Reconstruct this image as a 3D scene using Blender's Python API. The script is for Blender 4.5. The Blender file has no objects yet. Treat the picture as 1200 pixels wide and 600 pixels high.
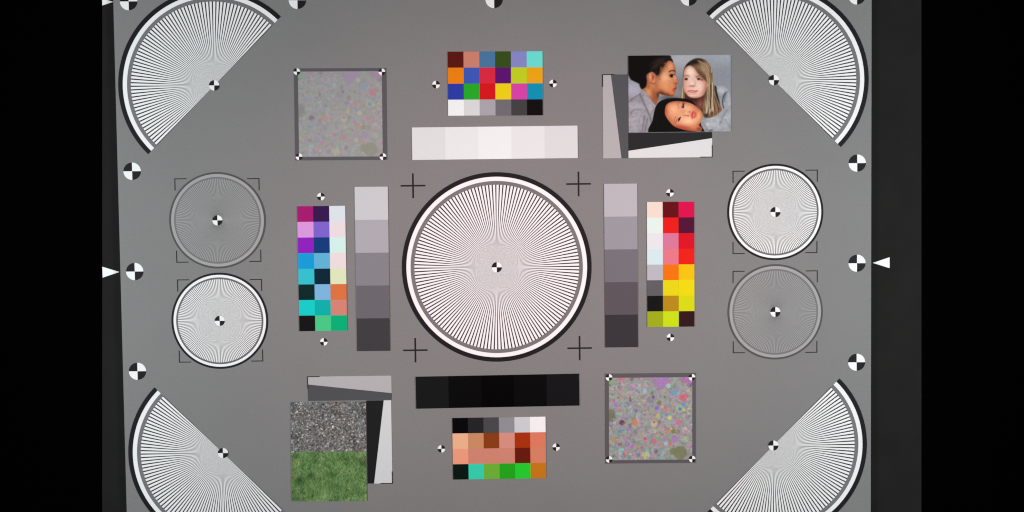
import bpy, bmesh, math, random
import numpy as np
from mathutils import Matrix, Vector

# ------------------------------------------------------------------ camera, world, lamps, exposure
U = 0.0015            # one chart unit in metres
CZ = 1.30             # height of the chart's centre above the floor
PI = math.pi
scene = bpy.context.scene
col = scene.collection
UP = Matrix.Rotation(PI/2, 4, 'X')        # chart plane (x right, y up, z out) -> world

def world(x, y, z=0.0):
    """chart units (z in metres, out of the chart) -> world"""
    return Vector((x*U, -z, CZ + y*U))

cam_d = bpy.data.cameras.new('camera')
cam = bpy.data.objects.new('camera', cam_d); col.objects.link(cam)
cam_d.sensor_width = 36.0; cam_d.lens = 36.0*830.0/1200.0
cam_d.clip_start = 0.05; cam_d.clip_end = 50
aim = Matrix(((0.999909, 0.011870, -0.006410, 0), (-0.011696, 0.999579, 0.026557, 0),
              (0.006722, -0.026480, 0.999627, 0), (0, 0, 0, 1)))
cam.matrix_world = Matrix.Translation(world(12.35, 34.86, 830*U)) @ UP @ aim
scene.camera = cam

w = bpy.data.worlds.new('World'); scene.world = w; w.use_nodes = True
bg = w.node_tree.nodes['Background']
bg.inputs[0].default_value = (0.95, 1.0, 1.05, 1); bg.inputs[1].default_value = 0.02

def aim_at(o, p):
    d = Vector(p) - o.location
    o.rotation_euler = d.to_track_quat('-Z', 'Y').to_euler()

def area(name, loc, target, sx, sy, power, colour):
    d = bpy.data.lights.new(name, 'AREA'); d.shape = 'RECTANGLE'
    d.size = sx; d.size_y = sy; d.energy = power; d.color = colour
    o = bpy.data.objects.new(name, d); col.objects.link(o)
    o.location = loc; aim_at(o, target); return o

# two soft copy-stand lamps from the sides, one added pink spot warming the middle to imitate lens colour shading
area('side_lamp', (-1.35, -1.10, CZ+0.02), (-0.05, 0, CZ+0.02), 0.35, 0.35, 18.0, (0.95, 1.0, 1.01))
area('side_lamp', (1.35, -1.10, CZ+0.02), (0.05, 0, CZ), 0.35, 0.35, 19.6, (0.97, 1.0, 1.0))
sp = bpy.data.lights.new('centre_tint_spot', 'SPOT'); sp.energy = 94; sp.color = (1.0, 0.55, 0.56)
sp.spot_size = math.radians(30); sp.spot_blend = 1.0; sp.shadow_soft_size = 0.15
spo = bpy.data.objects.new('centre_tint_spot', sp); col.objects.link(spo)
spo.location = (0.15, -2.3, CZ+0.75); aim_at(spo, (0.04, 0, CZ))

scene.view_settings.view_transform = 'Standard'; scene.view_settings.look = 'None'
scene.view_settings.exposure = 0.0; scene.view_settings.gamma = 1.0
scene.view_settings.use_curve_mapping = False
scene.render.engine = 'CYCLES'
scene.cycles.filter_width = 1.2

# ------------------------------------------------------------------ materials
TINT = (0.885, 0.965, 0.96)      # takes the added spot's warm cast out of colours read off the photograph
def lin(c):
    c = c/255.0
    return c/12.92 if c <= 0.04045 else ((c+0.055)/1.055)**2.4
def paint(rgb, tint=TINT):
    return tuple(min(0.9, lin(v)*t) for v, t in zip(rgb, tint))
PLAIN = (1.0, 1.0, 1.0)
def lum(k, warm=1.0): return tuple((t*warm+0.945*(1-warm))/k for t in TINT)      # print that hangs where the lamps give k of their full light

_m = {}
def mat(rgb, rough=0.6, spec=0.06, mottle=0.012, scale=90.0, tint=TINT):
    key = (tuple(rgb), rough, spec, mottle, tint)
    if key in _m: return _m[key]
    c = paint(rgb, tint)
    m = bpy.data.materials.new('print_%d_%d_%d' % tuple(int(v) for v in rgb)); m.use_nodes = True
    nt = m.node_tree; b = nt.nodes['Principled BSDF']
    b.inputs['Roughness'].default_value = rough
    b.inputs['Specular IOR Level'].default_value = spec
    tc = nt.nodes.new('ShaderNodeTexCoord')
    n = nt.nodes.new('ShaderNodeTexNoise'); n.inputs['Scale'].default_value = scale
    n.inputs['Detail'].default_value = 6; n.inputs['Roughness'].default_value = 0.65
    nt.links.new(tc.outputs['Object'], n.inputs['Vector'])
    r = nt.nodes.new('ShaderNodeMapRange')
    r.inputs['From Min'].default_value = 0.25; r.inputs['From Max'].default_value = 0.75
    r.inputs['To Min'].default_value = 1-mottle; r.inputs['To Max'].default_value = 1+mottle
    nt.links.new(n.outputs['Fac'], r.inputs['Value'])
    mul = nt.nodes.new('ShaderNodeVectorMath'); mul.operation = 'SCALE'
    mul.inputs[0].default_value = c
    nt.links.new(r.outputs['Result'], mul.inputs['Scale'])
    nt.links.new(mul.outputs['Vector'], b.inputs['Base Color'])
    _m[key] = m
    return m

def pigment_mat(name, rough=0.55, spec=0.08):
    """a printed picture: ink colours stored on the sheet"""
    m = bpy.data.materials.new(name); m.use_nodes = True
    nt = m.node_tree; b = nt.nodes['Principled BSDF']
    b.inputs['Roughness'].default_value = rough; b.inputs['Specular IOR Level'].default_value = spec
    a = nt.nodes.new('ShaderNodeVertexColor'); a.layer_name = 'ink'
    nt.links.new(a.outputs['Color'], b.inputs['Base Color'])
    return m

def chart_mat(rgb):
    """the chart's grey ground: matte inkjet print with faint cloudiness and fine paper grain"""
    m = bpy.data.materials.new('chart_grey'); m.use_nodes = True
    nt = m.node_tree; b = nt.nodes['Principled BSDF']
    b.inputs['Roughness'].default_value = 0.62; b.inputs['Specular IOR Level'].default_value = 0.08
    tc = nt.nodes.new('ShaderNodeTexCoord')
    n1 = nt.nodes.new('ShaderNodeTexNoise'); n1.inputs['Scale'].default_value = 7.0; n1.inputs['Detail'].default_value = 5
    n2 = nt.nodes.new('ShaderNodeTexNoise'); n2.inputs['Scale'].default_value = 260.0; n2.inputs['Detail'].default_value = 3
    n3 = nt.nodes.new('ShaderNodeTexNoise'); n3.inputs['Scale'].default_value = 45.0; n3.inputs['Detail'].default_value = 2
    for n in (n1, n2, n3): nt.links.new(tc.outputs['Object'], n.inputs['Vector'])
    c = paint(rgb)
    mix = nt.nodes.new('ShaderNodeMixRGB'); mix.blend_type = 'MIX'
    mix.inputs[1].default_value = (c[0]*1.03, c[1]*0.985, c[2]*0.985, 1)
    mix.inputs[2].default_value = (c[0]*0.97, c[1]*1.015, c[2]*1.015, 1)
    nt.links.new(n3.outputs['Fac'], mix.inputs[0])
    add = nt.nodes.new('ShaderNodeMath'); add.operation = 'MULTIPLY_ADD'
    add.inputs[1].default_value = 0.10
    nt.links.new(n1.outputs['Fac'], add.inputs[0])
    ad2 = nt.nodes.new('ShaderNodeMath'); ad2.operation = 'MULTIPLY_ADD'; ad2.inputs[1].default_value = 0.16
    ad2.inputs[2].default_value = 0.87
    nt.links.new(n2.outputs['Fac'], ad2.inputs[0]); nt.links.new(ad2.outputs[0], add.inputs[2])
    sc = nt.nodes.new('ShaderNodeVectorMath'); sc.operation = 'SCALE'
    nt.links.new(mix.outputs[0], sc.inputs[0]); nt.links.new(add.outputs[0], sc.inputs['Scale'])
    nt.links.new(sc.outputs['Vector'], b.inputs['Base Color'])
    bp = nt.nodes.new('ShaderNodeBump'); bp.inputs['Strength'].default_value = 0.05; bp.inputs['Distance'].default_value = 0.001
    nt.links.new(n2.outputs['Fac'], bp.inputs['Height']); nt.links.new(bp.outputs[0], b.inputs['Normal'])
    return m

WHITE = (244, 245, 245); BLACK = (33, 32, 34)

# ------------------------------------------------------------------ object helpers
def link(name, me, m=None, parent=None, z=0.0, kind=None, label=None):
    o = bpy.data.objects.new(name, me); col.objects.link(o)
    if m is not None:
        if not me.materials: me.materials.append(m)
        else:
            o.material_slots[0].link = 'OBJECT'; o.material_slots[0].material = m
    if parent is not None: o.parent = parent
    o.location = (0, 0, z)
    if kind: o['kind'] = kind
    if label: o['label'] = label
    return o

def thing(name, label, cat, x, y, ang=0.0, z=0.0, group=None):
    """an Empty on the chart's face that parents the parts of one thing; local x right, y up, z out"""
    o = bpy.data.objects.new(name, None); col.objects.link(o)
    o.empty_display_size = 0.02
    o.location = world(x, y, z); o.rotation_euler = (PI/2, -math.radians(ang), 0)
    o['label'] = label; o['category'] = cat
    if group: o['group'] = group
    return o

def prism(poly, t, name='plate'):
    """flat plate of outline poly (chart units, counter-clockwise) and thickness t (metres), base at z = 0"""
    n = len(poly)
    if sum(poly[i][0]*poly[(i+1) % n][1]-poly[(i+1) % n][0]*poly[i][1] for i in range(n)) < 0:
        poly = list(reversed(poly))
    v = [(x*U, y*U, 0) for x, y in poly] + [(x*U, y*U, t) for x, y in poly]
    f = [tuple(range(n, 2*n)), tuple(reversed(range(n)))]
    f += [(i, (i+1) % n, n+(i+1) % n, n+i) for i in range(n)]
    me = bpy.data.meshes.new(name); me.from_pydata(v, [], f); me.update()
    return me

def rect_poly(wd, ht, cx=0, cy=0):
    return [(cx-wd/2, cy-ht/2), (cx+wd/2, cy-ht/2), (cx+wd/2, cy+ht/2), (cx-wd/2, cy+ht/2)]

def ring(r0, r1, t, a0=0.0, a1=2*PI, seg=160):
    """annulus plate; r0 = 0 gives a disc"""
    full = abs(a1-a0-2*PI) < 1e-6
    n = seg if full else seg//2+1
    A = [a0+(a1-a0)*i/(seg if full else seg//2) for i in range(n)]
    if r0 == 0:
        pts = [(r1*math.cos(a), r1*math.sin(a)) for a in A]
        return prism(pts, t)
    v, f = [], []
    for a in A:
        c, s = math.cos(a)*U, math.sin(a)*U
        v += [(r0*c, r0*s, 0), (r1*c, r1*s, 0), (r0*c, r0*s, t), (r1*c, r1*s, t)]
    m = n if full else n-1
    for i in range(m):
        a, b = 4*i, 4*((i+1) % n)
        f += [(a+2, a+3, b+3, b+2), (a+1, b+1, b+3, a+3), (a, a+2, b+2, b), (a, b, b+1, a+1)]
    if not full:
        f.append((0, 1, 3, 2)); e = 4*(n-1); f.append((e, e+2, e+3, e+1))
    me = bpy.data.meshes.new('ring'); me.from_pydata(v, [], f); me.update()
    return me

def quadrant_mesh(r, k, t=0.0002, seg=10):
    a0 = k*PI/2
    return prism([(0, 0)]+[(r*math.cos(a0+PI/2*i/seg), r*math.sin(a0+PI/2*i/seg)) for i in range(seg+1)], t)

_q = {}
def quadrants(parent, r, flip=False, x=0, y=0, z=0.0):
    """four quarter discs, two white and two black; unflipped has white upper right and lower left"""
    for k in range(4):
        white = (k % 2 == 0) != flip
        key = (r, k, white)
        if key not in _q:
            me = quadrant_mesh(r, k); me.materials.append(mat(WHITE if white else BLACK, tint=PLAIN)); _q[key] = me
        o = link('quadrant', _q[key], None, parent, z); o.location.x = x*U; o.location.y = y*U

# ------------------------------------------------------------------ the setting and the chart board
BT = 0.010                                       # thickness of the chart board
wall_me = prism(rect_poly(4200, 2600), 0.02)
wo = link('wall', wall_me, mat((6, 6, 6), 0.9, 0.05, 0.0)); wo['kind'] = 'structure'
wo.location = world(0, 0, -1.35); wo.rotation_euler = (PI/2, 0, 0)

def bevel_box(wd, ht, t, bev):
    bm = bmesh.new(); bmesh.ops.create_cube(bm, size=1)
    for v in bm.verts: v.co = Vector((v.co.x*wd*U, v.co.y*ht*U, (v.co.z-0.5)*t))
    bmesh.ops.bevel(bm, geom=bm.edges[:], offset=bev, segments=2, affect='EDGES', profile=0.5)
    me = bpy.data.meshes.new('board'); bm.to_mesh(me); bm.free(); return me

for x, y, a, lb in ((-314.9, 11.5, -1.54, 'matte black backing panel showing left of the grey test chart'),
                    (353.6, 3.45, 0.21, 'matte black backing panel showing right of the grey test chart')):
    bb = link('backing_panel', bevel_box(300, 800, 0.02, 0.0006), mat((34, 34, 33), 0.9, 0.03, 0.12, 14.0, PLAIN))
    bb.location = world(x, y, -BT); bb.rotation_euler = (PI/2, -math.radians(a), 0)
    bb['label'] = lb; bb['category'] = 'backing panel'; bb['group'] = 'black backing panels'

chart = thing('test_chart', 'large grey camera test chart board carrying all stars, colour cards and prints', 'test chart', 0, 0)
link('board', bevel_box(881, 662, BT, 0.0012), chart_mat((137, 131, 131)), chart)
INK = 0.0002
def cross_poly(a, t):
    t /= 2
    return [(-t, -a), (t, -a), (t, -t), (a, -t), (a, t), (t, t), (t, a), (-t, a), (-t, t), (-a, t), (-a, -t), (-t, -t)]
cm = prism(cross_poly(14.4, 1.9), INK)
for x, y in [(-97.0, 96.3), (96.5, 96.2), (-97.2, -96.6), (96.0, -96.6)]:
    o = link('crosshair_mark', cm, mat((40, 36, 38)), chart); o.location = (x*U, y*U, 0.00005)
def bracket_poly(sx, sy, a=14.2, t=1.1):
    return [(0, 0), (-sx*a, 0), (-sx*a, -sy*t), (-sx*t, -sy*t), (-sx*t, -sy*a), (0, -sy*a)]
BR = [[(-374.7, 107.9), (-275.8, 107.2), (-275.5, 9.5), (-374.7, 9.6)], [(-374.4, -10.0), (-275.3, -10.6), (-275.8, -107.5), (-374.4, -107.7)],
      [(277.1, 109.5), (377.2, 109.8), (376.7, 12.1), (276.8, 12.0)], [(276.7, -7.8), (377.1, -8.3), (376.6, -105.6), (276.7, -105.0)]]
bmesh4 = [prism(bracket_poly(sx, sy), INK) for sx, sy in ((-1, 1), (1, 1), (1, -1), (-1, -1))]
for b in BR:
    for k, (x, y) in enumerate(b):
        o = link('corner_bracket', bmesh4[k], mat((48, 46, 46)), chart); o.location = (x*U, y*U, 0.00005)

# ------------------------------------------------------------------ stars
def spokes_mesh(r0, r1, n, a0, a1, duty, z):
    v, f = [], []
    for i in range(n):
        m = a0+(a1-a0)*(i+0.5)/n; h = (a1-a0)/n*duty/2
        k = len(v)
        for r, a in ((r0, m-h), (r1, m-h), (r1, m), (r1, m+h), (r0, m+h)):
            v.append((r*math.cos(a)*U, r*math.sin(a)*U, z))
        f.append((k, k+1, k+2, k+3, k+4))
    me = bpy.data.meshes.new('spokes'); me.from_pydata(v, [], f); me.update(); return me

def star(label, x, y, R, a0=0.0, a1=2*PI, low=False, gap=(126, 120, 123), ang=0.0):
    """R = outer, white ring outer, white ring inner, spoke radius, centre mark radius"""
    t = thing('siemens_star', label, 'star target', x, y, ang, 0.0, None)
    if low: dark, light, c0, c1 = (84, 84, 84), (164, 163, 163), (120, 121, 121), (162, 162, 162)
    else: dark, light, c0, c1 = (33, 32, 36), WHITE, (40, 38, 42), (245, 245, 246)
    part = a1-a0 < 6
    n = 72 if part else 144
    link('outer_ring', ring(R[1], R[0], 0.0004, a0, a1), mat(dark, tint=PLAIN), t, 0.00005)
    link('light_ring', ring(R[2], R[1], 0.0004, a0, a1), mat(light, tint=PLAIN), t, 0.00005)
    link('gap_ring', ring(R[3], R[2], 0.0004, a0, a1), mat(gap), t, 0.00005)
    link('spoke_ground', ring(0, R[3], 0.0004, a0, a1, 288), mat(c0, tint=PLAIN), t, 0.00005)
    link('spokes', spokes_mesh(0.5, R[3]-0.02, n, a0, a1, 0.645 if not low else 0.5, 0.0006), mat(c1, tint=PLAIN), t, 0.0, 'stuff')
    cmk = link('centre_mark', ring(0, R[4], 0.0002), mat((120, 118, 120)), t, 0.0006)
    quadrants(cmk, R[4], z=0.0002)
    return t

RB = (111.2, 105.9, 101.0, 96.5, 6.0)
star('large full star with black and white rim in the middle of the chart', -0.3, -0.2, RB)
RS = (56.5, 54.0, 51.0, 48.9, 5.9); RL = (56.2, 54.0, 50.6, 48.6, 5.9)
star('faint grey low-contrast star above the white-rimmed star on the left side', -325.5, 58.5, RL, low=True)
star('small white-rimmed star below the faint grey star on the left side', -325.5, -59.1, RS, gap=(110, 108, 112))
star('small white-rimmed star above the faint grey star on the right side', 327.1, 60.7, RS, gap=(112, 110, 114))
star('faint grey low-contrast star below the white-rimmed star on the right side', 326.8, -56.7, RL, low=True)
Q = PI/4
star('half star fanning towards the top left corner of the chart', -325.7, 215.0, RB, Q, Q+PI)
star('half star fanning towards the top right corner, beside the portrait print', 325.6, 214.5, RB, -Q, -Q+PI)
star('half star fanning towards the bottom left corner, beside the grass print', -325.2, -215.1, RB, 3*Q, 3*Q+PI)
star('half star fanning towards the bottom right corner, beside the colourful dot panel', 324.2, -215.1, RB, -3*Q, -3*Q+PI)

# ------------------------------------------------------------------ colour cards and grey strips
CT = 0.0012
def card(name, label, cat, r, rows, names, gap=0.0, light=1.0):
    x, y, wd, ht, a = r
    t = thing(name, label, cat, x, y, a)
    nr, nc = len(rows), len(rows[0])
    link('base_sheet', prism(rect_poly(wd-0.8, ht-0.8), 0.0006), mat((70, 68, 70)), t, 0.00005)
    cw, ch = wd/nc, ht/nr
    me = [prism(rect_poly(cw-gap, ch-gap), CT-0.0006+0.00012*k) for k in range(3)]
    rnd = random.Random(name)
    for j in range(nr):
        for i in range(nc):
            o = link('colour_patch', me[rnd.randrange(3)].copy(), mat(rows[j][i], 0.5, 0.06, tint=lum(light)), t, 0.00065)
            o.location.x = (-wd/2+cw*(i+0.5))*U; o.location.y = (ht/2-ch*(j+0.5))*U
            if names: o['label'] = names[j][i]+' patch'
    return t

TOP = [[(92,20,12),(207,128,110),(70,117,160),(52,78,22),(133,136,198),(106,222,210)],
       [(238,128,10),(58,86,184),(216,38,62),(92,12,110),(190,208,28),(236,164,14)],
       [(40,58,164),(34,168,36),(212,16,24),(236,206,16),(214,64,166),(0,142,178)],
       [(242,240,242),(216,214,216),(168,162,170),(110,106,112),(64,62,64),(2,2,2)]]
TOPN = [['dark brown','salmon','steel blue','dark olive green','lavender blue','pale turquoise'],
        ['orange','royal blue','crimson','dark purple','yellow green','amber'],
        ['deep blue','green','red','yellow','magenta pink','teal blue'],
        ['white','pale grey','light grey','mid grey','dark grey','black']]
card('colour_card', 'colour patch card above the white strip at the top', 'colour card', (0.6, 213.8, 110.2, 74.0, -0.3), TOP, TOPN, light=0.95)
BOT = [[(4,4,6),(36,34,36),(72,70,74),(142,138,144),(202,198,202),(242,240,242)],
       [(234,174,136),(200,136,96),(136,60,22),(212,140,124),(166,48,12),(218,120,94)],
       [(236,152,122),(206,130,110),(206,130,110),(206,130,112),(104,26,12),(214,126,96)],
       [(8,24,18),(54,204,170),(108,174,52),(34,164,26),(36,202,48),(198,116,24)]]
BOTN = [['black','near black','dark grey','mid grey','light grey','white'],
        ['peach','tan','brown','dusty pink','rust red','coral'],
        ['light salmon','rose tan','rose tan','rose tan','dark maroon','apricot'],
        ['very dark green','turquoise','leaf green','green','bright green','ochre orange']]
card('colour_card', 'colour patch card with skin tones below the black strip', 'colour card', (0.0, -213.7, 109.8, 73.1, 0.1), BOT, BOTN, light=0.88)
LEF = [[(170,20,112),(54,20,78),(222,228,234)],[(222,152,220),(128,98,204),(238,220,226)],[(146,28,190),(12,58,122),(214,240,234)],
       [(16,156,216),(96,178,214),(240,220,220)],[(52,192,206),(4,36,54),(226,230,190)],[(2,38,38),(128,180,222),(222,116,62)],
       [(18,206,200),(6,176,170),(216,132,118)],[(16,14,14),(74,202,134),(0,176,120)]]
LEFN = [['magenta','dark purple','bluish white'],['orchid pink','violet','pinkish white'],['purple','navy blue','mint white'],
        ['bright blue','sky blue','pale pink'],['aqua','dark navy','pale yellow'],['dark teal','light blue','orange'],
        ['cyan','teal','salmon'],['black','light green','emerald green']]
card('colour_card', 'tall card of blue, purple and green patches left of the central star', 'colour card', (-204.5, 0.7, 55.9, 146.2, -0.08), LEF, LEFN, light=0.98)
RIG = [[(244,220,206),(104,8,18),(222,10,76)],[(230,242,234),(234,26,22),(82,12,50)],[(234,228,234),(220,118,152),(222,10,34)],
       [(214,232,236),(232,120,134),(238,30,18)],[(190,184,192),(244,116,8),(246,194,6)],[(98,94,98),(234,214,18),(240,218,6)],
       [(18,18,18),(186,138,22),(218,218,14)],[(162,174,22),(204,224,18),(52,20,22)]]
RIGN = [['pale peach','dark red','raspberry'],['mint white','bright red','dark plum'],['lilac white','rose pink','red'],
        ['pale blue','coral pink','scarlet'],['light grey','orange','golden yellow'],['dark grey','yellow','bright yellow'],
        ['black','mustard','lemon yellow'],['olive','lime yellow','dark brown']]
card('colour_card', 'tall card of red, orange and yellow patches right of the central star', 'colour card', (203.8, 0.7, 55.4, 146.7, -0.15), RIG, RIGN)
GN = ['lightest grey', 'light grey', 'mid grey', 'dark grey', 'darkest grey']
card('grey_strip', 'vertical strip of five greys beside the blue and purple card', 'grey scale', (-145.9, -0.6, 38.6, 192.3, -0.12),
     [[(208,204,208)],[(178,172,178)],[(138,132,138)],[(110,104,110)],[(66,63,66)]], [[g] for g in GN])
card('grey_strip', 'vertical strip of five greys beside the red and yellow card', 'grey scale', (145.5, -0.1, 38.6, 191.9, 0.0),
     [[(190,184,190)],[(158,152,160)],[(120,114,120)],[(94,86,92)],[(60,54,58)]], [[g] for g in GN])
card('grey_strip', 'horizontal strip of five near-white patches above the central star', 'grey scale', (-0.7, 145.1, 193.0, 37.7, 0.05),
     [[(229,226,226),(238,236,237),(245,243,244),(236,233,234),(226,222,224)]], [['pale grey','near white','white','off white','pale grey']])
card('grey_strip', 'horizontal strip of five near-black patches below the central star', 'grey scale', (-1.1, -146.1, 192.3, 37.8, 0.35),
     [[(24,24,25),(7,7,7),(1,1,1),(7,7,8),(22,21,23)]], [['charcoal','near black','black','near black','charcoal']], light=0.95)

# ------------------------------------------------------------------ slanted-edge cards
def wedge(label, r, lightp, lcol, dcol, corner):
    x, y, wd, ht, a = r
    t = thing('slanted_edge_card', label, 'slanted edge card', x, y, a)
    link('dark_wedge', prism(rect_poly(wd, ht), 0.0004), mat(dcol), t, 0.00005)
    link('light_wedge', prism(lightp, 0.0002), mat(lcol), t, 0.00045)
    sx, sy = corner
    o = link('corner_mark', prism(bracket_poly(sx, sy, 14.5, 0.9), 0.0002), mat((34, 33, 34)), t, 0.0007)
    o.location.x = sx*(wd/2+0.35)*U; o.location.y = sy*(ht/2+0.35)*U
    return t
wedge('upright slanted-edge card, pale and dark grey, left of the portrait print', (140.3, 174.2, 29.4, 97.4, 0),
      [(-14.7, 48.6), (-5.0, 48.6), (6.6, -48.6), (-14.7, -48.6)], (186, 178, 180), (88, 86, 90), (-1, 1))
wedge('lying slanted-edge card, black and white, under the portrait print', (204.2, 140.4, 98.1, 29.2, 0),
      [(-49.0, -6.3), (49.0, 7.4), (49.0, -14.6), (-49.0, -14.6)], (230, 225, 226), (43, 42, 43), (1, -1))
wedge('lying slanted-edge card, pale and dark grey, above the gravel and grass print', (-175.0, -140.5, 98.4, 28.8, 0),
      [(-49.2, 14.4), (49.2, 14.4), (49.2, -6.3), (-49.2, 5.2)], (188, 181, 183), (84, 83, 86), (-1, 1))
wedge('upright slanted-edge card, black and white, right of the gravel and grass print', (-141.2, -204.6, 29.2, 98.6, 0),
      [(6.0, 49.3), (14.6, 49.3), (14.6, -49.3), (-7.0, -49.3)], (222, 218, 220), (34, 33, 34), (1, -1))

# ------------------------------------------------------------------ registration markers and arrows
rim = [(-422.4, 312.7, 'large round quartered marker in the top left corner of the chart'),
       (-227.5, 312.3, 'large round quartered marker at the top, beside the top left half star'),
       (0.4, 311.1, 'large round quartered marker at the middle of the top edge'),
       (226.8, 311.6, 'large round quartered marker at the top, beside the top right half star'),
       (423.0, 311.2, 'large round quartered marker in the top right corner of the chart'),
       (-423.4, 116.8, 'upper of the three large quartered markers along the left edge'),
       (-423.4, -0.1, 'large quartered marker at the left edge, beside the white arrow'),
       (-423.2, -117.2, 'lowest of the three large quartered markers along the left edge'),
       (423.5, 116.9, 'upper of the three large quartered markers along the right edge'),
       (423.4, -0.5, 'large quartered marker at the right edge, beside the white arrow'),
       (423.1, -117.5, 'lowest of the three large quartered markers along the right edge')]
for x, y, lb in rim:
    t = thing('registration_marker', lb, 'marker', x, y, 0, 0.00005, 'large quartered markers along the chart edges')
    quadrants(t, 10.1)
small = [(-68.4, 213.4, 'tiny quartered marker left of the top colour card'), (67.8, 213.3, 'tiny quartered marker right of the top colour card'),
         (-204.6, 84.8, 'tiny quartered marker above the blue and purple card'), (-204.4, -85.4, 'tiny quartered marker below the blue and purple card'),
         (203.6, 84.7, 'tiny quartered marker above the red and yellow card'), (203.1, -85.3, 'tiny quartered marker below the red and yellow card'),
         (-68.3, -213.8, 'tiny quartered marker left of the bottom skin tone card'), (67.2, -213.6, 'tiny quartered marker right of the bottom skin tone card')]
for x, y, lb in small:
    t = thing('registration_marker', lb, 'marker', x, y, 0, 0.00005, 'tiny quartered markers beside the colour cards')
    quadrants(t, 4.4, flip=True)
arrow = [(-443.9, 314.6, -1, 12.6, 'white arrow sticker on the black backing at the top left'), (-444.9, -0.7, -1, 19.8, 'white arrow sticker on the black backing halfway down the left side'),
         (445.4, -0.6, 1, 20.0, 'white arrow sticker on the black backing halfway down the right side')]
for x, y, sx, ln, lb in arrow:
    o = link('arrow_sticker', prism([(0, 0), (sx*ln, 0.325*ln), (sx*ln, -0.325*ln)], 0.0003), mat((244, 245, 246), tint=PLAIN))
    o.location = world(x, y, -BT+0.0001); o.rotation_euler = (PI/2, 0, 0)
    o['label'] = lb; o['category'] = 'arrow'; o['group'] = 'white arrows on the backing board'

# ------------------------------------------------------------------ printed pictures (flat ink on sheets)
def to_lin(a):
    a = np.clip(a, 0, 255)/255.0
    return np.where(a <= 0.04045, a/12.92, ((a+0.055)/1.055)**2.4)

def picture_sheet(name, img, wd, ht, parent, z, m, light=1.0, warm=0.35):
    """img: rows x cols x 3 in display values, first row at the top"""
    h, w_, _ = img.shape
    X, Y = np.meshgrid(np.linspace(-wd/2, wd/2, w_)*U, np.linspace(ht/2, -ht/2, h)*U)
    co = np.zeros((h*w_, 3), np.float32); co[:, 0] = X.ravel(); co[:, 1] = Y.ravel()
    idx = np.arange(h*w_).reshape(h, w_)
    q = np.stack([idx[1:, :-1], idx[1:, 1:], idx[:-1, 1:], idx[:-1, :-1]], -1).reshape(-1)
    nf = (h-1)*(w_-1)
    me = bpy.data.meshes.new(name)
    me.vertices.add(h*w_); me.vertices.foreach_set('co', co.ravel())
    me.loops.add(nf*4); me.loops.foreach_set('vertex_index', q.astype(np.int32))
    me.polygons.add(nf); me.polygons.foreach_set('loop_start', (np.arange(nf)*4).astype(np.int32))
    me.update(calc_edges=True)
    at = me.color_attributes.new('ink', 'FLOAT_COLOR', 'POINT')
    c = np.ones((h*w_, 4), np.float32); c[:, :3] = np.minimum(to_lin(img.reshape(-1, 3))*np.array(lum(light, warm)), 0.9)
    at.data.foreach_set('color', c.ravel())
    return link(name, me, m, parent, z)

def box_blur(a, k):
    if k < 1: return a
    for ax in (0, 1):
        p = [(0, 0)]*a.ndim; p[ax] = (k, k)
        b = np.pad(a, p, mode='edge'); c = np.cumsum(b, axis=ax)
        c = np.concatenate([np.zeros_like(np.take(c, [0], axis=ax)), c], axis=ax)
        n = a.shape[ax]; w_ = 2*k+1
        a = (np.take(c, range(w_, w_+n), axis=ax)-np.take(c, range(0, n), axis=ax))/w_
    return a

rng = np.random.default_rng(7)
def field(h, w_, k, kx=None):
    """smooth noise, zero mean, unit spread"""
    a = rng.standard_normal((h, w_))
    a = box_blur(box_blur(a, k), k)
    return (a-a.mean())/a.std()

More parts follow.
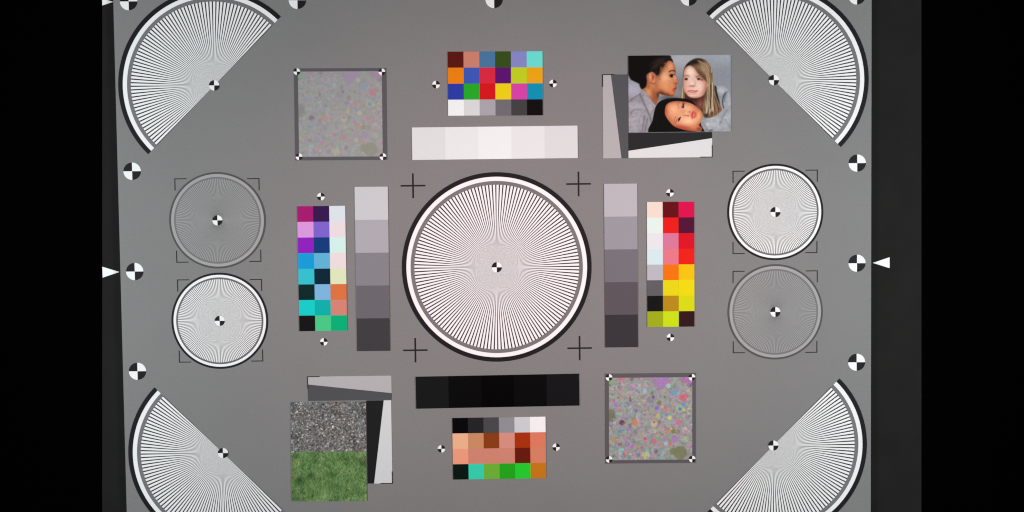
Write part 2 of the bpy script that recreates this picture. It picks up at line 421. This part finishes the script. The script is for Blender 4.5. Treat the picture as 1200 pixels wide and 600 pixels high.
# --- dead-leaves panels: the same scatter of dots, printed strong and faint
def leaves_image(n=236):
    img = np.full((n, n, 3), 148.0); img += rng.standard_normal(3)
    yy, xx = np.mgrid[0:n, 0:n]
    s = n/98.0
    def dot(x, y, r, c, a=1.0):
        x0, x1 = max(0, int((x-r)*s)-1), min(n, int((x+r)*s)+3)
        y0, y1 = max(0, int((y-r)*s)-1), min(n, int((y+r)*s)+3)
        if x0 >= x1 or y0 >= y1: return
        d = np.hypot(xx[y0:y1, x0:x1]-x*s, yy[y0:y1, x0:x1]-y*s)
        al = np.clip(r*s-d+0.5, 0, 1)[..., None]*a
        img[y0:y1, x0:x1] = img[y0:y1, x0:x1]*(1-al)+np.array(c)*al
    base = np.array((150.0, 147.0, 147.0))
    for i in range(5200):
        r = min(4.2, 0.85*(1-rng.random())**-0.5)
        if r > 3.0: r = rng.uniform(0.9, 2.6)
        c = base+rng.standard_normal()*9+rng.standard_normal(3)*np.array((12, 10, 12))*(1.0 if rng.random() > 0.08 else 2.2)
        dot(rng.uniform(0, 98), rng.uniform(0, 98), r, np.clip(c, 50, 228))
    def g(ox, oy, k, L):
        for x, y, r, c in L:
            dot(ox+x/k-713.3, oy+y/k-442.3, r/k, c, 0.86)
    g(708, 436, 10.71, [(95,120,40,(112,170,112)),(200,85,24,(196,110,120)),(240,85,24,(200,112,122)),(345,85,27,(112,110,92)),(360,165,28,(200,132,188)),
        (512,240,28,(130,200,192)),(118,358,15,(228,66,140)),(140,405,24,(150,114,196)),(325,330,15,(132,66,76)),(325,355,15,(136,70,80)),(170,320,14,(104,100,100)),
        (80,520,56,(114,113,94)),(165,520,22,(130,176,168)),(400,490,18,(116,84,84)),(435,400,16,(190,180,110)),(270,360,22,(130,172,150))])
    g(760, 436, 10.71, [(110,125,62,(152,116,178)),(190,120,56,(168,114,184)),(150,170,50,(160,118,176)),(430,75,32,(184,96,178)),(485,120,42,(186,92,180)),(245,175,30,(150,196,182)),(320,255,44,(112,150,182)),
        (432,325,44,(212,92,106)),(465,310,26,(206,96,112)),(405,330,24,(208,94,108)),(435,415,28,(98,138,186)),(385,465,46,(152,184,134)),(390,470,23,(72,120,198)),(440,482,18,(202,194,92)),(100,450,28,(126,94,198)),
        (210,475,32,(204,112,126)),(55,320,18,(82,77,82)),(200,318,15,(108,98,94)),(130,390,32,(130,112,94)),(300,320,18,(196,124,180)),(115,560,30,(184,176,110)),(220,545,20,(120,130,182)),(265,580,24,(180,190,116))])
    g(708, 486, 10.34, [(80,35,56,(114,113,94)),(212,97,33,(84,66,80)),(212,97,14,(112,70,100)),(365,97,40,(198,126,88)),(195,190,32,(112,130,164)),(290,180,30,(132,112,188)),(95,305,32,(160,146,98)),(490,298,22,(204,84,88)),
        (335,390,22,(222,74,188)),(195,440,30,(124,194,194)),(270,465,32,(200,126,130)),(275,360,30,(134,116,180)),(520,440,25,(114,184,142)),(500,500,48,(184,188,132)),(100,470,16,(112,188,94)),(185,370,26,(136,104,104)),(310,55,18,(120,176,110))])
    g(760, 486, 10.34, [(65,115,40,(188,184,138)),(65,95,14,(110,104,90)),(237,210,26,(208,132,84)),(298,208,30,(130,122,66)),(355,210,24,(134,114,110)),(355,105,32,(204,108,132)),(435,190,34,(194,174,174)),(250,45,28,(188,198,122)),(60,325,36,(198,104,122)),
        (310,315,40,(164,122,188)),(430,310,38,(170,184,132)),(262,362,22,(212,112,92)),(510,400,18,(200,92,140)),(380,472,84,(119,121,88)),(300,455,46,(117,125,92)),(85,450,25,(112,88,112)),(195,155,20,(196,96,136))])
    for i in range(750):                                  # small dots over the large ones
        c = base+rng.standard_normal()*8+rng.standard_normal(3)*np.array((17, 15, 17))
        x, y = rng.uniform(0, 98, 2)
        if math.hypot(x-83.5, y-89.5) > 9 and math.hypot(x-2.5, y-43) > 6: dot(x, y, rng.uniform(0.6, 1.3), c, 0.55)
    return box_blur(img, 1)
L = leaves_image()
pm = pigment_mat('print_ink')
def leaves(label, r, inner, marks, img, frame_rgb):
    x, y, wd, ht, a = r
    t = thing('dot_pattern_panel', label, 'pattern panel', x, y, a)
    ix, iy, iw, ih = inner
    for p, nm in ((rect_poly(wd, (y+ht/2)-(iy+ih/2), 0, ht/2-((y+ht/2)-(iy+ih/2))/2), 'frame_bar'), (rect_poly(wd, (iy-ih/2)-(y-ht/2), 0, -ht/2+((iy-ih/2)-(y-ht/2))/2), 'frame_bar'),
                  (rect_poly((ix-iw/2)-(x-wd/2), ih, -wd/2+((ix-iw/2)-(x-wd/2))/2, iy-y), 'frame_bar'), (rect_poly((x+wd/2)-(ix+iw/2), ih, wd/2-((x+wd/2)-(ix+iw/2))/2, iy-y), 'frame_bar')):
        link(nm, prism(p, 0.0005), mat(frame_rgb), t, 0.00005)
    s = picture_sheet('dot_print', img, iw, ih, t, 0.0005, pm, 0.9); s.location.x = (ix-x)*U; s.location.y = (iy-y)*U
    for mx, my in marks:
        k = link('corner_marker', ring(0, 3.9, 0.0002, seg=48), mat((110, 108, 110)), t, 0.0006)
        k.location.x = (mx-x)*U; k.location.y = (my-y)*U
        quadrants(k, 3.9, z=0.0002)
    return t
faint = (L-L.mean(axis=(0, 1)))*0.42
faint = faint*np.array((1.0, 1.0, 1.0))+np.array((151, 149, 149.0))
leaves('square panel of faint pastel dots with dark frame, left of the top colour card', (-179.8, 180.2, 107.2, 106.5, -0.3),
       (-180.1, 180.4, 97.4, 98.7), [(-229.9, 229.7), (-131.3, 228.9), (-131.1, 130.7), (-228.8, 131.2)], faint, (95, 91, 95))
leaves('square panel of strongly coloured dots with dark frame, right of the skin tone card', (178.9, -180.8, 107.3, 106.9, -0.3),
       (179.1, -181.3, 98.4, 97.8), [(130.0, -131.9), (227.9, -132.5), (228.2, -229.6), (129.9, -229.2)], L, (98, 90, 94))

# --- gravel over grass
def ground_image(w_=210, h=282):
    img = np.zeros((h, w_, 3)); b = int(h*0.502)
    g = field(h, w_, 0)*0.5+field(h, w_, 1)*0.95
    yy, xx = np.mgrid[0:h, 0:w_]; u = xx/w_; t = yy/h
    lu = 101+19*g+4*field(h, w_, 9)+8*(t-0.25)+np.where(g > 1.8, 36, 0)
    warm = field(h, w_, 1)*1.5+field(h, w_, 20)*1.5
    gr = np.stack([lu+1+warm, lu-1, lu-3-warm*0.4], -1)
    gs = field(h, w_, 1)
    bl = 0
    for dx, k in ((-1, 1.0), (0, 0.8), (1, 1.0)):          # leaning blades
        n = rng.standard_normal((h, w_)); n = np.stack([np.roll(np.roll(n, j, 0), int(round(j*dx*0.6)), 1) for j in range(-4, 5)]).mean(0)
        bl = bl+k*n/n.std()
    bl = bl/bl.std()
    big = field(h, w_, 6)*0.8+field(h, w_, 13)*0.6
    v = 14*bl+7*gs+5*big
    for cx, cy, rx, ry, d in ((0.26,0.74,0.045,0.035,38),(0.09,0.79,0.09,0.05,30),(0.70,0.575,0.09,0.02,28),(0.55,0.73,0.08,0.03,20),(0.05,0.545,0.06,0.02,22),(0.95,0.61,0.05,0.03,26),(0.55,0.83,0.1,0.04,15),(0.05,0.97,0.06,0.025,26),(0.32,0.60,0.07,0.02,15),(0.88,0.90,0.07,0.04,15),(0.48,0.65,0.05,0.02,17),(0.62,0.95,0.08,0.02,13),(0.75,0.62,0.03,0.015,26)):
        v -= d*np.exp(-(((u-cx)/rx)**2+((t-cy)/ry)**2))*(1+0.35*gs)
    dry = np.clip(field(h, w_, 5)*0.6+bl*0.3, 0, 2)
    grs = np.stack([86+v*1.0+dry*13, 117+v*1.05+dry*5, 68+v*0.75+dry*7], -1)
    e = np.clip((yy-b-1.0*field(h, w_, 2))/2+0.5, 0, 1)[..., None]
    img = gr*(1-e)+grs*e
    return np.clip(img, 14, 235)
def print_thing(name, label, cat, r, img, light):
    x, y, wd, ht, a = r
    t = thing(name, label, cat, x, y, a)
    link('paper', prism(rect_poly(wd, ht), 0.0008), mat((150, 148, 148)), t, 0.0006)
    picture_sheet('picture', img, wd, ht, t, 0.0015, pm, light)
    return t
print_thing('photo_print', 'photo print of grey gravel above green grass at the lower left', 'photo print', (-200.8, -215.0, 88.3, 118.0, -0.4), ground_image(), 0.78)

# --- portrait of three people; sketch units are twelfths of a photograph pixel
class Canvas:
    def __init__(s, w_, h):
        s.w, s.h = w_, h
        X, Y = np.meshgrid((np.arange(w_)+0.5)/w_, (np.arange(h)+0.5)/h)
        s.X = X*1436+28; s.Y = Y*1074+45-(s.X-28)*0.0117
        s.img = np.zeros((h, w_, 3))
    def mix(s, c, a):
        s.img = s.img*(1-a[..., None])+np.array(c, float)*a[..., None]
    def curve(s, P, closed=True, n=5):
        P = np.array(P, float); N = len(P); out = []
        for i in range(N if closed else N-1):
            p = [P[(i+k) % N] if closed else P[min(max(i+k, 0), N-1)] for k in (-1, 0, 1, 2)]
            for t in np.arange(n)/n:
                out.append(0.5*((2*p[1])+(-p[0]+p[2])*t+(2*p[0]-5*p[1]+4*p[2]-p[3])*t*t+(-p[0]+3*p[1]-3*p[2]+p[3])*t**3))
        if not closed: out.append(P[-1])
        return np.array(out)
    def sd(s, Q, closed=True):
        d = np.full(s.X.shape, 1e9); ins = np.zeros(s.X.shape, bool); N = len(Q)
        for i in range(N if closed else N-1):
            a, b = Q[i], Q[(i+1) % N]; e = b-a; L2 = (e*e).sum()+1e-9
            px, py = s.X-a[0], s.Y-a[1]
            t = np.clip((px*e[0]+py*e[1])/L2, 0, 1)
            d = np.minimum(d, np.hypot(px-e[0]*t, py-e[1]*t))
            if closed and a[1] != b[1]:
                cr = ((a[1] > s.Y) != (b[1] > s.Y)) & (s.X < (b[0]-a[0])*(s.Y-a[1])/(b[1]-a[1])+a[0])
                ins ^= cr
        return np.where(ins, -d, d)
    def poly(s, P, c, f=9, a=1.0, clip=None, dx=0, dy=0):
        Q = s.curve([(x+dx, y+dy) for x, y in P]); s.d = s.sd(Q); m = np.clip(0.5-s.d/(2*f), 0, 1); m = m*m*(3-2*m)
        if clip is not None: m = m*clip
        s.mix(c, m*a); return m
    def round_off(s, d, m, c, reach, a):
        s.mix(c, np.exp(-np.clip(-d, 0, None)/reach)*m*a)
    def line(s, P, c, wd, f=6, a=1.0, clip=None, dx=0, dy=0):
        Q = s.curve([(x+dx, y+dy) for x, y in P], False); d = s.sd(Q, False)-wd/2
        m = np.clip(0.5-d/(2*f), 0, 1)*a
        if clip is not None: m = m*clip
        s.mix(c, m)
    def blob(s, x, y, rx, ry, c, a=1.0, ang=0.0, clip=None, hard=1.0):
        t = math.radians(ang); u = (s.X-x)*math.cos(t)+(s.Y-y)*math.sin(t); v = -(s.X-x)*math.sin(t)+(s.Y-y)*math.cos(t)
        m = np.exp(-((u/rx)**2+(v/ry)**2)**hard)*a
        if clip is not None: m = m*clip
        s.mix(c, m)

def portrait_image(w_=330, h=246):
    K = Canvas(w_, h)
    K.img[:] = (144, 147, 153)
    K.blob(780, 80, 330, 170, (174, 177, 182), 0.9); K.blob(1400, 60, 300, 130, (166, 170, 180), 0.8)
    K.blob(1330, 350, 170, 150, (142, 145, 153), 0.7); K.blob(755, 470, 60, 140, (122, 126, 132), 0.8); K.blob(100, 520, 160, 120, (172, 172, 188), 0.9)
    K.blob(600, 640, 130, 40, (86, 90, 96), 0.9)
    # right person: shoulder and shirt
    D = 696
    sh = K.poly([(520,470),(600,466),(670,466),(725,520),(762,620),(790,800),(790,1140),(330,1140),(345,1010),(380,930),(440,905),(500,760),(540,600)], (156,159,163), 10, dx=D)
    K.blob(D+640, 540, 60, 50, (186,188,194), 0.8, clip=sh); K.blob(D+740, 700, 40, 110, (176,180,186), 0.7, clip=sh)
    K.line([(690,560),(655,640),(650,700),(665,770)], (66,70,78), 18, 9, 0.9, sh, D); K.line([(720,545),(690,600),(675,680)], (96,100,108), 12, 8, 0.7, sh, D)
    K.blob(D+560, 980, 90, 70, (186,190,198), 0.8, clip=sh); K.blob(D+730, 900, 50, 80, (182,187,195), 0.7, clip=sh)
    K.line([(720,800),(660,880),(630,960),(600,1010)], (124,130,140), 20, 12, 0.7, sh, D); K.line([(690,930),(720,1000),(760,1060)], (132,138,148), 14, 10, 0.7, sh, D)
    K.line([(400,1010),(440,1080),(520,1090)], (120,126,134), 18, 10, 0.6, sh, D); K.blob(D+440, 1000, 30, 35, (196,198,204), 0.7, clip=sh); K.line([(470,1100),(500,1080)], (70,72,78), 14, 7, 0.8, sh, D)
    K.line([(640,770),(590,850),(520,905),(430,930)], (178,183,190), 16, 10, 0.7, sh, D)
    K.line([(548,480),(560,560),(590,680),(600,730)], (38,40,46), 34, 9, 0.95, None, D)
    # right person: neck in shade
    K.poly([(100,560),(400,600),(420,760),(400,900),(330,800),(200,700),(110,640)], (84,52,46), 14, dx=D)
    K.blob(D+340, 720, 45, 70, (150,98,80), 0.8); K.blob(D+220, 660, 80, 24, (52,32,32), 0.7)
    # right person: hair
    hair = K.poly([(50,660),(70,560),(88,450),(92,320),(115,215),(175,140),(250,92),(330,80),(415,108),(478,180),(508,280),(518,400),(535,480),(552,580),(590,680),(640,790),(600,845),(540,892),(430,915),(385,885),(372,760),(395,640),(415,560),(430,470),(400,400),(330,330),(240,210),(180,185),(130,235),(112,330),(112,470),(122,600),(112,650),(80,665)], (138,112,86), 10, dx=D)
    K.blob(D+270, 125, 115, 50, (36,31,31), 1.0, -15, hair); K.blob(D+170, 165, 50, 34, (34,30,32), 1.0, -40, hair); K.blob(D+330, 105, 80, 26, (70,56,48), 0.8, 10, hair)
    K.blob(D+400, 220, 60, 80, (176,150,120), 0.8, 40, hair); K.blob(D+340, 290, 34, 80, (96,68,52), 0.8, -35, hair); K.blob(D+470, 330, 34, 100, (128,98,70), 0.7, 0, hair)
    K.blob(D+440, 350, 20, 90, (182,150,104), 0.7, -10, hair); K.blob(D+400, 360, 28, 60, (92,62,48), 0.7, -25, hair)
    for x0, x1, c, wd in ((450,420,(222,202,158),18),(475,470,(176,146,104),14),(500,505,(216,194,148),16),(525,545,(184,152,110),14),(440,395,(202,180,138),12),(465,445,(128,98,66),10),(512,530,(120,92,64),10),(535,590,(108,80,58),14),(490,480,(138,108,74),10)):
        K.line([(x0,430),(x0+2,560),((x0+x1)/2,680),(x1,850)], c, wd, 7, 0.85, hair, D)
    K.blob(D+600, 800, 36, 60, (132,84,60), 0.8, 0, hair); K.blob(D+520, 840, 60, 34, (112,78,56), 0.7, -20, hair); K.blob(D+420, 880, 46, 30, (50,46,52), 0.9, 0, hair); K.blob(D+400, 800, 14, 60, (64,56,56), 0.6, 0, hair)
    K.line([(100,470),(88,560),(84,650)], (206,186,146), 14, 6, 0.9, hair, D); K.line([(108,300),(100,420),(108,560)], (112,86,66), 10, 6, 0.7, hair, D); K.line([(70,560),(64,650)], (150,124,86), 12, 6, 0.7, hair, D)
    K.blob(D+415, 560, 50, 110, (104,76,58), 1.0); K.blob(D+400, 400, 50, 40, (98,70,54), 0.9, 30)
    rs = random.Random(5)
    for i in range(46):                                    # loose strands
        x0 = rs.uniform(425, 540); x1 = x0+rs.uniform(-40, 60); c = rs.choice(((240,226,190),(232,214,176),(214,190,148),(96,72,54),(70,52,42),(48,38,36)))
        K.line([(x0,rs.uniform(200,520)),(x0+rs.uniform(-6,6),600),((x0+x1)/2,700),(x1,rs.uniform(780,910))], c, rs.uniform(4,9), 5, rs.uniform(0.5,0.95), hair, D)
    for i in range(16):
        t = rs.random(); K.line([(300+60*t,110+20*t),(380+60*t,190+rs.uniform(-10,20)),(440+60*t,330),(450+60*t,430)], rs.choice(((206,180,146),(112,86,66),(150,122,92))), rs.uniform(4,8), 6, 0.4, hair, D)
    # right person: face
    fc = K.poly([(112,330),(126,250),(160,200),(200,186),(245,212),(288,272),(330,322),(380,366),(420,415),(428,470),(408,540),(380,590),(335,620),(260,634),(190,618),(145,580),(112,515),(102,420)], (228,194,178), 10, dx=D)
    K.round_off(K.d, fc, (166,108,90), 34, 0.75)
    K.blob(D+205, 270, 70, 60, (246,220,200), 0.8, 0, fc); K.blob(D+400, 450, 34, 60, (208,142,130), 0.75, 0, fc); K.blob(D+325, 470, 60, 50, (240,200,186), 0.7, 0, fc)
    K.blob(D+150, 500, 40, 44, (226,164,148), 0.7, 0, fc); K.blob(D+125, 290, 20, 60, (214,160,136), 0.7, 0, fc); K.blob(D+240, 600, 90, 24, (240,206,190), 0.7, 0, fc); K.blob(D+390, 570, 40, 40, (206,140,122), 0.6, 0, fc)
    K.blob(D+335, 345, 70, 26, (196,146,126), 0.7, 15, fc); K.blob(D+148, 350, 36, 26, (206,158,138), 0.6, 0, fc)
    K.line([(118,334),(150,320),(184,330)], (134,92,74), 10, 8, 0.85, fc, D); K.line([(283,342),(320,328),(376,352)], (122,82,66), 13, 9, 0.85, fc, D)
    K.blob(D+143, 371, 24, 18, (50,34,36), 0.95, 0, fc, 1.8); K.blob(D+316, 369, 26, 17, (56,38,40), 0.95, 0, fc, 1.8); K.blob(D+420, 520, 30, 90, (176,116,98), 0.75, 10, fc); K.blob(D+260, 632, 120, 18, (190,136,116), 0.8, 0, fc); K.blob(D+366, 378, 22, 18, (112,70,62), 0.8, 0, fc)
    K.blob(D+178, 376, 9, 10, (222,206,200), 0.7, 0, fc); K.blob(D+292, 374, 7, 8, (220,204,198), 0.6, 0, fc)
    K.line([(245,340),(232,400),(245,440)], (222,172,150), 12, 12, 0.6, fc, D); K.blob(D+225, 468, 40, 13, (176,118,100), 0.9, 0, fc); K.blob(D+202, 470, 10, 7, (130,80,70), .8, 0, fc); K.blob(D+250, 470, 9, 7, (130,80,70), .8, 0, fc); K.blob(D+270, 430, 14, 40, (206,160,142), .7, 0, fc); K.blob(D+222, 430, 18, 22, (248,220,202), 0.7, 0, fc)
    K.line([(170,540),(215,534),(245,538),(300,536)], (164,62,66), 12, 6, 0.95, fc, D); K.line([(200,556),(240,560),(285,552)], (200,104,102), 12, 8, 0.8, fc, D); K.blob(D+240, 580, 50, 8, (206,152,136), 0.6, 0, fc)
    K.line([(395,395),(420,440),(405,500)], (188,116,104), 8, 7, 0.6, fc, D)
    # left person: shirt
    s1 = K.poly([(10,690),(100,622),(190,570),(212,505),(280,556),(340,650),(395,725),(412,768),(385,850),(352,960),(352,1150),(10,1150)], (150,147,153), 9)
    K.blob(130, 760, 90, 60, (176,170,180), 0.7, 0, s1); K.blob(90, 960, 80, 110, (172,166,174), 0.7, 0, s1); K.blob(320, 740, 46, 120, (174,172,180), 0.7, -25, s1); K.blob(200, 930, 60, 60, (168,166,176), 0.5, 0, s1)
    K.line([(20,700),(100,640),(190,575)], (112,110,122), 14, 10, 0.8, s1); K.line([(185,570),(212,630),(250,720),(290,810),(330,900),(352,1010)], (100,97,103), 15, 13, 0.75, s1)
    K.line([(60,862),(85,815),(130,797),(195,806)], (120,116,122), 14, 13, 0.7, s1); K.line([(250,890),(240,990),(215,1110)], (112,108,114), 16, 12, 0.75, s1); K.line([(296,930),(275,1020),(250,1120)], (104,100,106), 14, 12, 0.75, s1)
    K.line([(130,860),(170,930),(180,1000)], (138,134,144), 14, 9, 0.6, s1); K.line([(60,900),(50,1000),(70,1110)], (144,140,148), 14, 10, 0.6, s1); K.line([(330,880),(372,800)], (120,116,124), 14, 9, 0.6, s1)
    # left person: neck and face
    sk = K.poly([(470,190),(530,130),(625,108),(664,148),(688,225),(693,290),(703,340),(728,395),(722,428),(703,446),(701,470),(708,492),(692,518),(690,545),(672,585),(640,612),(580,610),(510,588),(462,575),(446,640),(412,732),(392,712),(335,640),(275,556),(215,508),(268,470),(285,400),(276,330),(320,285),(390,290),(430,330),(455,270)], (200,136,98), 8)
    K.round_off(K.d, sk, (128,74,48), 34, 0.8); K.blob(390, 640, 60, 80, (148,88,58), 0.7, -25, sk)
    K.blob(545, 350, 85, 90, (232,178,140), 0.9, 0, sk); K.blob(620, 190, 50, 50, (234,166,120), 0.8, 0, sk); K.blob(500, 180, 75, 55, (104,70,52), 0.9, -40, sk); K.blob(465, 260, 36, 80, (92,60,46), 0.9, 15, sk); K.blob(520, 490, 110, 60, (228,158,106), 0.7, 0, sk)
    K.blob(560, 592, 120, 26, (128,68,42), 0.95, 8, sk); K.blob(465, 600, 60, 70, (74,42,30), 0.95, 20, sk); K.blob(430, 500, 40, 60, (184,116,76), 0.7, 0, sk); K.blob(310, 560, 40, 80, (222,160,114), 0.8, -25, sk); K.blob(390, 590, 34, 90, (160,98,66), 0.8, -10, sk); K.blob(420, 440, 26, 70, (176,112,78), 0.7, 0, sk); K.blob(420, 680, 26, 60, (172,100,60), 0.8, 15, sk); K.blob(300, 470, 34, 46, (158,96,62), 0.7, 0, sk)
    K.blob(640, 470, 30, 50, (214,140,100), 0.6, 0, sk); K.blob(665, 360, 16, 60, (232,170,130), 0.7, -10, sk); K.blob(640, 560, 40, 30, (226,142,98), 0.7, 0, sk); K.blob(712, 405, 18, 20, (206,116,92), 0.8, 0, sk); K.blob(690, 350, 14, 40, (238,184,150), 0.7, -15, sk); K.blob(660, 395, 12, 24, (186,112,82), 0.7, 0, sk); K.blob(685, 432, 16, 7, (124,60,44), 0.9, 0, sk)
    K.blob(605, 400, 40, 16, (206,140,104), 0.6, 10, sk)
    K.line([(602,270),(640,252),(694,262)], (84,46,34), 15, 8, 0.9, sk); K.blob(635, 326, 34, 22, (120,70,52), 0.85, 0, sk); K.blob(636, 328, 24, 20, (18,13,15), 1.0, 0, sk, 1.8); K.blob(666, 330, 12, 9, (206,196,196), 0.8, 0, sk); K.line([(600,318),(630,302),(680,312)], (62,34,28), 7, 5, 0.8, sk)
    K.blob(686, 500, 20, 13, (164,60,62), 1.0, -35, sk, 1.6); K.blob(672, 526, 24, 12, (186,78,78), 0.95, -25, sk, 1.6); K.blob(672, 470, 12, 20, (196,124,92), 0.6, 0, sk); K.line([(645,512),(700,506)], (120,34,40), 6, 5, 0.8, sk); K.blob(650, 545, 30, 10, (170,96,66), 0.7, -15, sk); K.line([(664,150),(688,225),(692,290)], (176,112,78), 10, 10, 0.6, sk)
    # left person: ear
    er = K.poly([(318,300),(355,282),(395,300),(408,350),(400,410),(372,432),(340,410),(322,360)], (196,124,92), 9)
    K.blob(336, 340, 14, 40, (230,170,138), 0.9, 0, er); K.blob(376, 350, 14, 42, (140,74,52), 0.85, 0, er); K.blob(388, 396, 14, 24, (220,156,122), 0.8, 0, er); K.line([(330,420),(372,440),(404,430)], (120,66,44), 9, 7, 0.8)
    K.blob(462, 370, 20, 20, (170,112,78), 0.7, 0, sk)
    # left person: hair drawn back
    h1 = K.poly([(10,30),(300,30),(590,40),(632,80),(656,132),(610,112),(545,128),(490,172),(470,225),(458,290),(432,322),(400,292),(360,270),(315,286),(282,325),(288,400),(272,480),(215,510),(188,470),(180,440),(120,408),(64,378),(34,320),(10,270)], (17,15,16), 12)
    for i in range(40):
        q = random.Random(i+70); t = q.random(); K.line([(330+60*t,285-150*t),(400+60*t,230-110*t),(480+70*t,190-70*t),(500+80*t,215-100*t)], (24,19,18) if q.random() > 0.3 else (74,58,50), q.uniform(4,9), 8, 0.35)
    K.blob(480, 110, 110, 46, (64,50,44), 0.7, -15, h1); K.blob(420, 190, 40, 70, (56,42,36), 0.7, 30, h1); K.blob(420, 280, 26, 30, (66,46,38), 0.6, 0, h1); K.blob(600, 80, 40, 26, (52,42,40), 0.7, 30, h1)
    K.line([(330,250),(400,190),(520,120)], (84,70,62), 8, 9, 0.5, h1); K.line([(320,180),(420,120),(540,85)], (70,58,52), 8, 9, 0.5, h1)
    # lying person: hair
    h3 = K.poly([(345,1150),(368,940),(402,780),(455,695),(545,652),(680,636),(820,646),(900,672),(960,730),(1000,830),(1040,1000),(1040,1150)], (11,11,12), 9)
    K.line([(470,740),(430,860),(420,1000)], (34,33,36), 18, 14, 0.6, h3); K.line([(520,690),(620,655)], (44,44,50), 12, 10, 0.6, h3)
    # lying person: face
    def T(P): return [(432+1.041*x, 516+1.041*y) for x, y in P]
    f3 = K.poly(T([(104,300),(118,220),(165,176),(250,158),(340,163),(420,176),(490,208),(560,258),(602,310),(604,375),(580,440),(560,480),(598,520),(575,568),(500,560),(400,548),(310,526),(225,492),(160,425),(115,355)]), (222,158,122), 9)
    def B(x, y, rx, ry, c, a=1, g=0, hd=1.0): K.blob(432+1.041*x, 516+1.041*y, rx*1.041, ry*1.041, c, a, g, f3, hd)
    def N(P, c, wd, f=6, a=1): K.line(T(P), c, wd, f, a, f3)
    K.round_off(K.d, f3, (158,82,54), 40, 0.85)
    B(420,415,110,60,(244,200,166),.85); B(220,260,80,70,(238,182,140),.8); B(410,250,70,50,(240,192,154),.7); B(560,360,40,70,(236,176,130),.7); B(130,330,26,90,(214,134,94),.8); B(330,522,150,40,(176,82,56),.9,8); B(118,300,20,120,(184,104,70),.8); B(190,440,60,30,(206,122,84),.7,35)
    B(560,525,40,36,(142,66,52),.95); B(520,490,50,30,(212,134,96),.7); B(480,200,60,18,(222,140,104),.7,20); B(590,420,16,50,(200,128,90),.7)
    N([(288,178),(280,215),(286,262)],(176,116,92),9,7,.8); N([(240,452),(228,410),(246,365)],(158,100,78),9,7,.8); N([(250,345),(290,325)],(206,150,122),8,8,.6)
    B(318,218,16,44,(222,150,132),.8); B(350,214,11,32,(56,32,32),1,-8,1.8); B(342,236,15,13,(34,22,24),.95,0,1.6); B(366,222,6,18,(214,188,176),.6,-8); B(360,190,8,12,(110,66,60),.7)
    B(266,402,20,34,(214,144,124),.8,25); B(300,392,10,36,(36,22,22),1,28,1.8); B(292,402,13,13,(28,18,20),.9,0,1.6); B(258,420,10,34,(150,92,74),.7,25); B(318,366,8,10,(226,206,200),.8); B(286,420,8,10,(70,40,38),.8)
    N([(330,300),(372,318),(405,350)],(196,128,94),9,9,.7); B(412,352,18,9,(142,74,56),.9,20); B(432,300,9,12,(160,92,70),.8); B(386,330,30,16,(238,190,156),.7,20); B(372,348,24,9,(170,104,76),.7,15); N([(345,275),(372,290)],(190,126,96),7,7,.6)
    B(490,340,38,52,(196,88,80),1,12,2.0); B(470,345,10,44,(176,62,62),.7,8); B(488,345,10,26,(236,158,146),.9,10,1.5); B(516,330,10,34,(214,110,102),.7,10)
    h_, w2 = K.img.shape[:2]
    cloth = np.clip(sh+s1, 0, 1)*(1-hair)*(1-f3)*(1-sk)*(1-fc)*(1-h3)
    tex = 1+0.014*field(h_, w2, 1)+cloth*(0.022*field(h_, w2, 2)+0.02*field(h_, w2, 6))
    img = K.img*tex[..., None]
    img = 255*(np.clip(img, 0, 255)/255)**1.05
    img = 124+(img-124)*1.10
    return np.clip(box_blur(img, 1)*0.35+img*0.65, 3, 246)
print_thing('photo_print', 'portrait photo print of three people posing close together at the upper right', 'photo print', (215.3, 199.9, 119.4, 88.8, 0.0), portrait_image(), 0.93)
